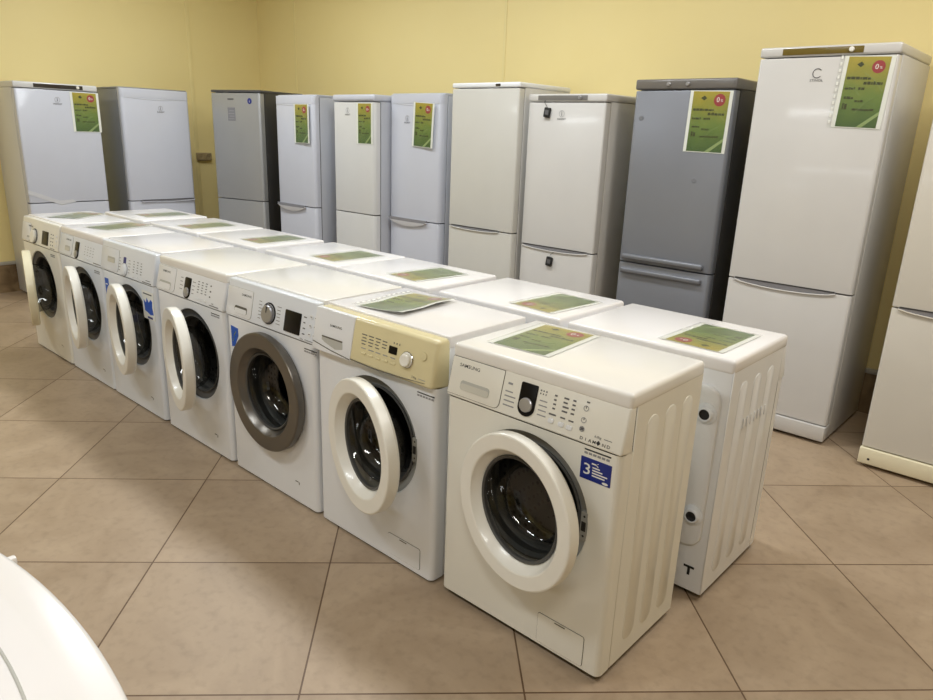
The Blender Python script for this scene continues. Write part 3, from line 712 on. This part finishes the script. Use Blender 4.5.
def fridge(label, loc, rz, W, H, split, c, D=.56):
    h = W / 2; dm = M[c['door']]; sm = M[c.get('side', 'f_side')]; r = c.get('r', .014)
    t = thing('refrigerator', label, 'refrigerator', loc, rz)
    top = H - c.get('cap', .045); base = c.get('base', .095); yd = .055
    b = MB(); b.rbox(-h, h, yd + .008, D, .02, top, sm, .004, 2)
    b.rbox(-h + .008, h - .008, yd - .004, yd + .012, base + .01, top - .004, M['gap'])
    b.rbox(-h + .03, h - .03, D, D + .015, .3, .5, M['black_matt'], .005)
    b.build('cabinet', t)
    b = MB(); b.rbox(-h, h, c.get('ply', .004), yd + .02, .018, base, M[c.get('plinth', c['door'])], .005)
    if c.get('plinth_hole'): b.lathe([(.006, c.get('ply', .004) - .0006), (0.0001, c.get('ply', .004) - .0006)], -h + .045, base - .05, M['ink_dark'], 12)
    b.build('plinth', t)
    for fx in (-h + .05, h - .05):
        for fy in (.06, D - .06):
            b = MB(); tt = bmesh.new(); bmesh.ops.create_cone(tt, cap_ends=True, segments=14, radius1=.02, radius2=.016, depth=.02)
            for v in tt.verts: v.co += Vector((fx, fy, .01))
            b.join(tt, M['black_matt']); b.build('foot', t)
    # doors
    dtop = top - .006 if c.get('panel', True) else H - .012
    b = MB(); b.prism(door_section(W - .004, 0, yd, r, c.get('bow', 0)), dtop, split + .004, dm, .004, 'z'); up = b.build('upper_door', t, 40)
    b = MB(); b.prism(door_section(W - .004, 0, yd, r, c.get('bow', 0)), split - .004, base + .006, dm, .004, 'z'); lo = b.build('lower_door', t, 40)
    # worktop
    if c.get('panel', True):
        pm = M[c.get('panelm', c['door'])]
        b = MB(); b.rbox(-h - .001, h + .001, c.get('py', .002), D, top, H, pm, c.get('pr', .01), 3); tp = b.build('top_panel', t, 40)
        if c.get('strip'):
            s0, s1, sm_, kx = c['strip']
            b = MB(); b.prism(rrect(-h + s0 * W, -h + s1 * W, top + .007, H - .009, .003), c.get('py', .002) - .0015, c.get('py', .002) + .01, M[sm_], .0008); st = b.build('control_strip', tp)
            for k in (kx if isinstance(kx, (list, tuple)) else (kx,)):
                y = c.get('py', .002); b = MB(); b.lathe([(.011, y), (.011, y - .01), (.008, y - .013), (.0001, y - .013)], -h + k * W, (top + H) / 2, M[c.get('knobm', 'rim_white')], 20); b.build('knob', st)
    else:
        b = MB(); b.rbox(-h + .002, h - .002, .03, D, top, H - .001, sm, .006); b.build('top_panel', t)
    if c.get('topcap'):
        zz = dtop - c['topcap']
        b = MB(); b.prism(door_section(W - .003, -.0014, yd, r, c.get('bow', 0)), dtop + .001, zz, M[c.get('capm', c['door'])], .0012, 'z')
        n = 12; hw = h - r
        b.tube([(-hw + 2 * hw * i / n, -.0012 - c.get('bow', 0) * math.sin(PI * i / n), zz - .012 * math.sin(PI * i / n)) for i in range(n + 1)], .0016, M['slot_light'], 6); b.build('door_cap', up)
    kind = c.get('handle'); yb_ = -c.get('bow', 0)
    if kind == 'lens':            # shallow pocket between the doors with a pale lip
        x0, x1 = [-h + q * W for q in c.get('hx', (.1, .88))]; n = 14
        hh = c.get('hh', .017)
        low = [(x0 + (x1 - x0) * i / n, split - .003 - hh * math.sin(PI * i / n) ** .6) for i in range(n + 1)]
        b = MB(); b.prism(low + [(x1, split + .006), (x0, split + .006)], yb_ - .0035, .02, M[c.get('slotm', 'slot')]); hd = b.build('handle_pocket', lo)
        b = MB(); b.tube([(x, yb_ - .004, z - .002) for x, z in low], .0035, M[c.get('lipm', c['door'])], 8); b.build('handle_lip', hd)
        b = MB(); b.rbox(x0 + .005, x1 - .005, yb_ - .0045, .0, split + .001, split + .007, M['gap']); b.build('pocket_gap', hd)
    elif kind == 'scoop':         # pale crescent grip under a dark slot
        x0, x1 = [-h + q * W for q in c.get('hx', (.06, .8))]; n = 14
        low = [(x0 + (x1 - x0) * i / n, split - .01 - .04 * math.sin(PI * i / n) ** .7) for i in range(n + 1)]
        b = MB(); b.prism(low + [(x1, split - .004), (x0, split - .004)], yb_ - .012, .02, M['slot_light'], .003); hd = b.build('door_handle', lo)
        b = MB(); b.prism([(x0 + .01, split - .012)] + [(x0 + (x1 - x0) * q, split - .014) for q in (.3, .6)] + [(x1 - .01, split - .012), (x1, split + .008), (x0, split + .008)], yb_ - .0125, .02, M['slot']); b.build('handle_pocket', hd)
    elif kind == 'bars':          # ledge grips on both doors
        for (d, z0) in ((up, split + .022), (lo, split - .06)):
            b = MB(); b.rbox(-h + .03, h - .05, -.022, .01, z0, z0 + .026, M[c['door']], .008, 3); b.rbox(-h + .03, h - .05, -.02, .0, z0 - .006, z0 + .004, M['f_dark'], .002); b.build('door_handle', d)
    if c.get('logo'):
        lx, lz, kindl = c['logo']; lx = -h + lx * W; y = yb_ - .0012
        b = MB()
        if kindl == 'ring':
            n = 14; pts = [(lx + .02 * math.cos(R(40) + i * R(280) / n), y, lz + .02 * math.sin(R(40) + i * R(280) / n)) for i in range(n + 1)]
            b.tube(pts, .0018, M['ink'], 6); b.text('STINOL', lx, lz - .036, .0145, M['ink'], y, 'CENTER', 1.2)
        elif kindl == 'i':
            b.lathe([(.0195, y), (.017, y)], lx, lz, M['ink_light'], 24); b.rbox(lx - .0022, lx + .0022, y - .0005, y, lz - .011, lz + .004, M['ink']); b.lathe([(.003, y - .0005), (.0001, y - .0005)], lx, lz + .01, M['ink'], 10)
            b.text('INDESIT', lx, lz - .036, .0155, M['ink_dark'], y, 'CENTER', 1.15)
        elif kindl == 'word': b.rbox(lx - .035, lx + .035, y - .0005, y, lz - .006, lz + .005, M['ink'])
        b.build('emblem', up)
    return t

A_ = (-.0, )
BK = 0.0
f1 = fridge('white refrigerator with dark control strip and green leaflet, facing along the left wall', (-4.9, .684, 0), PI / 2, .6, 1.695, .795,
            dict(door='f_cool', side='f_white', panelm='f_white', strip=(.23, .82, 'strip_dark', .755), logo=(.49, 1.575, 'i'), handle=None, pr=.008), D=.57)
b = MB(); b.prism([(-.3, .90), (-.3, .865), (-.07, .775), (.04, .795), (.02, .815), (-.08, .81)], -.0022, -.001, M['slot_light']); b.build('tape_strip', f1)
f2 = fridge('white refrigerator without leaflet, facing along the left wall beside the socket', (-4.95, 1.48, 0), PI / 2, .6, 1.71, .775,
            dict(door='f_cool', side='f_side_grey', panel=False, bow=.012, r=.03, cap=.02, topcap=.07, logo=(.55, 1.55, 'i'), handle='lens', hx=(.15, .97), hh=.012, slotm='slot'), D=.52)
f3 = fridge('pale silver refrigerator with dark sides standing turned in the corner', (-4.465, 1.945, 0), R(15), .565, 1.725, .80,
            dict(door='f_silver_light', side='f_darker', panelm='f_dark', cap=.02, r=.02, py=.01, pr=.004, logo=(.42, 1.65, 'word')))
b = MB(); b.lathe([(.024, -.0012), (.0001, -.0012)], .17, 1.635, M['navy'], 24); b.text('i', .17, 1.623, .035, M['paper'], -.0018, 'CENTER'); b.build('sticker', f3, label='round navy sticker')
b = MB(); b.rbox(-.085, .0, -.0012, .0, 1.47, 1.58, M['slot']); 
for k in range(4): b.rbox(-.078 + (k % 2) * .012, -.01, -.0018, 0, 1.485 + k * .022, 1.489 + k * .022, M['ink_light'])
b.build('sticker', f3, label='small grey label')
f4 = fridge('white refrigerator with rounded cap and no emblem, next to the silver corner refrigerator', (-3.75, 2.05, 0), 0, .535, 1.69, .81,
            dict(door='f_cool', side='f_side_mid', panel=False, bow=.01, r=.03, cap=.02, topcap=.06, handle='scoop', hx=(.03, .76)))
f5 = fridge('white refrigerator with a plain line between its doors and a bulging top', (-3.08, 2.12, 0), 0, .5, 1.69, .81,
            dict(door='f_white', side='f_side_mid', panelm='f_cool', cap=.05, r=.03, py=-.006, pr=.018, logo=(.37, 1.575, 'i')))
f6 = fridge('white refrigerator with a crooked leaflet and a pale scoop handle', (-2.54, 2.25, 0), 0, .55, 1.705, .80,
            dict(door='f_cool', side='f_side_mid', panel=False, bow=.012, r=.035, cap=.02, topcap=.06, logo=(.38, 1.53, 'i'), handle='scoop', hx=(.04, .78)))
f7 = fridge('tall ivory refrigerator with white top and no leaflet or emblem', (-1.84, 2.2, 0), 0, .58, 1.76, .817,
            dict(door='f_grey_ivory', side='f_side', panelm='white', cap=.032, strip=(.66, .73, 'strip_dark', ()), handle='lens', hx=(.05, .8), hh=.012, slotm='slot'))
f8 = fridge('white refrigerator with two small black tags hanging on its doors', (-1.23, 2.25, 0), 0, .565, 1.69, .757,
            dict(door='f_warm', side='f_side', cap=.045, strip=(.13, .77, 'strip_grey', .68), logo=(.46, 1.575, 'i'), knobm='silver', handle='lens', hx=(.03, .93)))
f9 = fridge('dark silver grey refrigerator with ledge handles and black sides', (-.505, 2.3, 0), 0, .585, 1.765, .74,
            dict(door='f_silver', side='f_darker', panelm='f_panel_grey', plinth='f_dark', cap=.055, strip=(.03, .97, 'f_panel_grey', (.35, .54)), knobm='silver', handle='bars', r=.02, base=.1), D=.52)
for x, z in ((-.235, 1.56), (.125, 1.24)):
    b = MB(); b.lathe([(.016, -.0008), (.011, -.0022), (.005, -.0018), (.0001, -.0012)], x, z, M['f_silver'], 16); b.build('dent', f9)
f10 = fridge('tallest white refrigerator with olive brown control strip and large leaflet', (.23, 2.185, 0), 0, .605, 1.885, .77,
             dict(door='f_warm', side='f_side', cap=.045, strip=(.175, .755, 'strip_olive', .675), logo=(.46, 1.765, 'ring'), handle='lens', hx=(.06, .88), hh=.022, ply=-.014), D=.62)
f11 = fridge('white refrigerator with yellowed plinth cut off by the right edge', (1.02, 2.075, 0), 0, .6, 1.85, .772,
             dict(door='f_cream', side='f_side', cap=.045, plinth='rim_cream', plinth_hole=True, strip=(.2, .75, 'strip_grey', .68), handle='lens', hx=(.05, .88), hh=.02, ply=-.014))

# ------------------------------------------------------------------ leaflets in clear sleeves
def leaflet(label, loc, rot, group, scale=(1, 1), bend=None, strip=-1, holes=False):
    t = thing('price_leaflet', label, 'leaflet', loc, rot=rot, group=group)
    sx, sz = scale; w, hh = .089 * sx, .146 * sz
    f = bend or (lambda x, z: 0.0)
    def fin(b, name, par, lab=None):
        for v in b.bm.verts: v.co.y -= f(v.co.x, v.co.z)
        return b.build(name, par, label=lab)
    def grid(b, x0, x1, z0, z1, y, m, nx=8, nz=10):
        vs = [(x0 + (x1 - x0) * i / nx, y, z0 + (z1 - z0) * j / nz) for j in range(nz + 1) for i in range(nx + 1)]
        fs = [(j * (nx + 1) + i, j * (nx + 1) + i + 1, (j + 1) * (nx + 1) + i + 1, (j + 1) * (nx + 1) + i) for j in range(nz) for i in range(nx)]
        b.faces(vs, fs, m)
    b = MB(); grid(b, -w - .018, w + .018, -hh - .004, hh + .004, -.001, M['paper']); sh = fin(b, 'sheet', t)
    b = MB(); grid(b, -w, w, -hh, hh, -.0016, M['leaf']); fin(b, 'printed_area', sh, 'olive to green printed front')
    b = MB(); y = -.0021
    b.prism(disc(w * .5, hh * .72, .028 * sx, 20), y - .0001, y, M['red'])
    b.text('0', w * .42, hh * .72 - .010, .032 * sx, M['paper'], y - .0005, 'CENTER'); b.text('%', w * .62, hh * .72 - .008, .016 * sx, M['paper'], y - .0005, 'CENTER')
    rr_ = random.Random(5)
    for (x0, x1, z, th_) in ((-.9, .25, .36, .012), (-.05, .85, .22, .015), (-.9, -.4, .07, .011), (-.25, .12, .07, .011), (-.85, -.4, -.2, .011), (-.3, .12, -.28, .011), (-.85, -.6, -.5, .03), (-.35, .7, -.52, .01)):
        x = x0 * w
        while x < x1 * w - .004:
            q = min(rr_.uniform(.006, .02), x1 * w - x)
            b.rbox(x, x + q, y - .0001, y, z * hh, z * hh + th_ * rr_.uniform(.7, 1), M['olive_ink']); x += q + .0025
    for (x0, z0, x1, z1) in ((-.9, .2, -.1, -.1), (-.1, .55, .9, .05), (-.2, -.6, .6, -.15)):
        b.tube([(x0 * w, y, z0 * hh), ((x0 + x1) / 2 * w, y, (z0 + z1) / 2 * hh + .01), (x1 * w, y, z1 * hh)], .0006, M['pale_green'], 4)
    b.prism([(-w * .55, hh * .78), (-w * .35, hh * .86), (-w * .2, hh * .78), (-w * .35, hh * .7)], y - .0001, y, M['olive_ink'])
    b.prism([(w * .02, -hh), (w * .3, -hh), (w, -hh * .63), (w, -hh * .52)], y - .0001, y, M['pale_green'])
    fin(b, 'printed_marks', sh)
    b = MB(); grid(b, -w - (.036 if holes else .022), w + .022, -hh - .008, hh + .01, -.0032, M['sleeve'])
    x = strip * (w + .028)
    for k in range(11 if holes else 0): b.rbox(x - .004, x + .004, -.0036, -.0034, -hh + .012 + k * hh * .185, -hh + .026 + k * hh * .185, M['paper'])
    fin(b, 'sleeve', t)
    return t
GF = 'leaflets on the refrigerators'
def on_fridge(label, f, x, z, tilt=0, bow=0.0, **k):
    rz = f.rotation_euler.z
    p = f.location + Matrix.Rotation(rz, 3, 'Z') @ Vector((x, -.0008 - bow, z))
    e = (Matrix.Rotation(rz, 3, 'Z') @ Matrix.Rotation(tilt, 3, 'Y')).to_euler()
    return leaflet(label, p, e, GF, **k)
on_fridge('green leaflet on the white refrigerator with a dark control strip', f1, .195, 1.49)
on_fridge('green leaflet on the white refrigerator next to the silver corner one', f4, .125, 1.466, bow=.0145, scale=(.93, 1))
on_fridge('green leaflet on the white refrigerator with the bulging top', f5, .135, 1.482, scale=(.84, .98))
on_fridge('crooked green leaflet on the white refrigerator with a scoop handle', f6, .105, 1.485, R(3), bow=.0168, scale=(.98, 1.02))
on_fridge('green leaflet on the dark silver grey refrigerator', f9, .16, 1.545, R(1), scale=(1.12, 1.05))
on_fridge('large green leaflet on the tallest white refrigerator', f10, .182, 1.68, R(2), scale=(.96, 1.02), holes=True)
GT = 'leaflets on the machine lids'
def on_lid(label, x, y, z, rz, **k):
    return leaflet(label, (x, y, z), (-PI / 2, 0, rz), GT, **k)
on_lid('green leaflet on the lid of the machine with a navy 3 sticker', .165, .225, .8508, R(4))
on_lid('curled green leaflet on the lid of the machine with the cream panel', -.44, .215, .8508, R(6), holes=True, bend=lambda x, z: .004 * ((x + .05) / .1) ** 2 * (1 if x > -.05 else .2) + .002 * (1 + math.sin(z * 30)))
on_lid('green leaflet on the lid of the machine with the round white dial', -3.53, .235, .8508, R(35))
on_lid('green leaflet on the lid of the machine with the slim black dial display', -2.91, .24, .8508, R(15))
zb_ = .8308
lbl = ['green leaflet on the back row lid at the far end', 'green leaflet on the second back row lid from the far end', 'green leaflet on the third back row lid from the far end',
       'green leaflet on the middle lid of the back row', 'green leaflet on the third back row lid from the near end', 'green leaflet on the second back row lid from the near end', 'green leaflet on the back row lid with the T mark on its machine']
for i, (x, y, rz) in enumerate(((-3.48, .77, 0), (-2.82, .735, 0), (-2.115, .76, 0), (-1.44, .745, -3), (-.855, .735, -6), (-.15, .727, -4), (.475, .725, -1))):
    on_lid(lbl[i], x, y, zb_, PI + R(rz))

# small tags hanging on the refrigerator doors
GG = 'black tags on the white refrigerator'
for (lab, x, z, dx) in (('small black tag on a thin cord at the top of the white refrigerator', -1.36, 1.582, -.022), ('small black tag hanging below the handle gap of the white refrigerator', -1.268, .672, .03)):
    t = thing('hanging_tag', lab, 'tag', (x, 2.246, z - .03), 0, GG)
    b = MB(); b.prism(rrect(-.022, .022, 0, .058, .005), -.012, 0, M['black_matt'], .002); b.rbox(-.013, .013, -.0128, -.01, .016, .044, M['ink']); tg = b.build('tag_body', t)
    tg.rotation_euler = (0, R(8), 0)
    b = MB(); b.tube([(.004, -.005, .056), (dx * .4, -.006, .075), (dx, -.004, .088)] + ([(dx, .004, .1)]), .0016, M['ink_dark'], 6); b.build('cord', t)

# ------------------------------------------------------------------ light
def area(name, loc, size, power, col, rot=(0, 0, 0)):
    l = bpy.data.lights.new(name, 'AREA'); l.shape = 'RECTANGLE'; l.size, l.size_y = size; l.energy = power; l.color = col
    o = bpy.data.objects.new(name, l); C.objects.link(o); o.location = loc; o.rotation_euler = rot
    return o
WARM, COOL = (1, .975, .93), (.925, .97, 1)
K = .6
for (x, y, e, c) in ((-3.6, 1.1, 56, COOL), (-1.2, 1.1, 58, COOL), (1.4, 1.2, 62, WARM), (-3.6, -1.6, 46, COOL), (-1.0, -1.8, 48, COOL), (1.6, -1.8, 50, WARM), (-2.5, -7.2, 60, COOL), (-.9, -7.2, 60, COOL), (-4.55, -11.6, 70, COOL)):
    area('ceiling_lamp', (x, y, CH - .03), (1.2, .3), e * K, c)
w = bpy.data.worlds.new('World'); sc.world = w; w.use_nodes = True
w.node_tree.nodes['Background'].inputs[0].default_value = (1, .95, .88, 1); w.node_tree.nodes['Background'].inputs[1].default_value = .3
sc.view_settings.view_transform = 'Standard'; sc.view_settings.look = 'None'; sc.view_settings.exposure = 0.0

# ------------------------------------------------------------------ camera
cd = bpy.data.cameras.new('camera'); cam = bpy.data.objects.new('camera', cd); C.objects.link(cam)
r_ = Vector((.739446, .672267, .035736)); u_ = Vector((-.222817, .194302, .955301)); f_ = Vector((-.635273, .714356, -.293469))
m = Matrix((( r_.x, u_.x, -f_.x, 1.369), (r_.y, u_.y, -f_.y, -1.488), (r_.z, u_.z, -f_.z, 1.4457), (0, 0, 0, 1)))
cam.matrix_world = m
cd.sensor_width = 36; cd.sensor_fit = 'HORIZONTAL'; cd.lens = 707.976 / 933 * 36; cd.clip_start = .02
sc.camera = cam
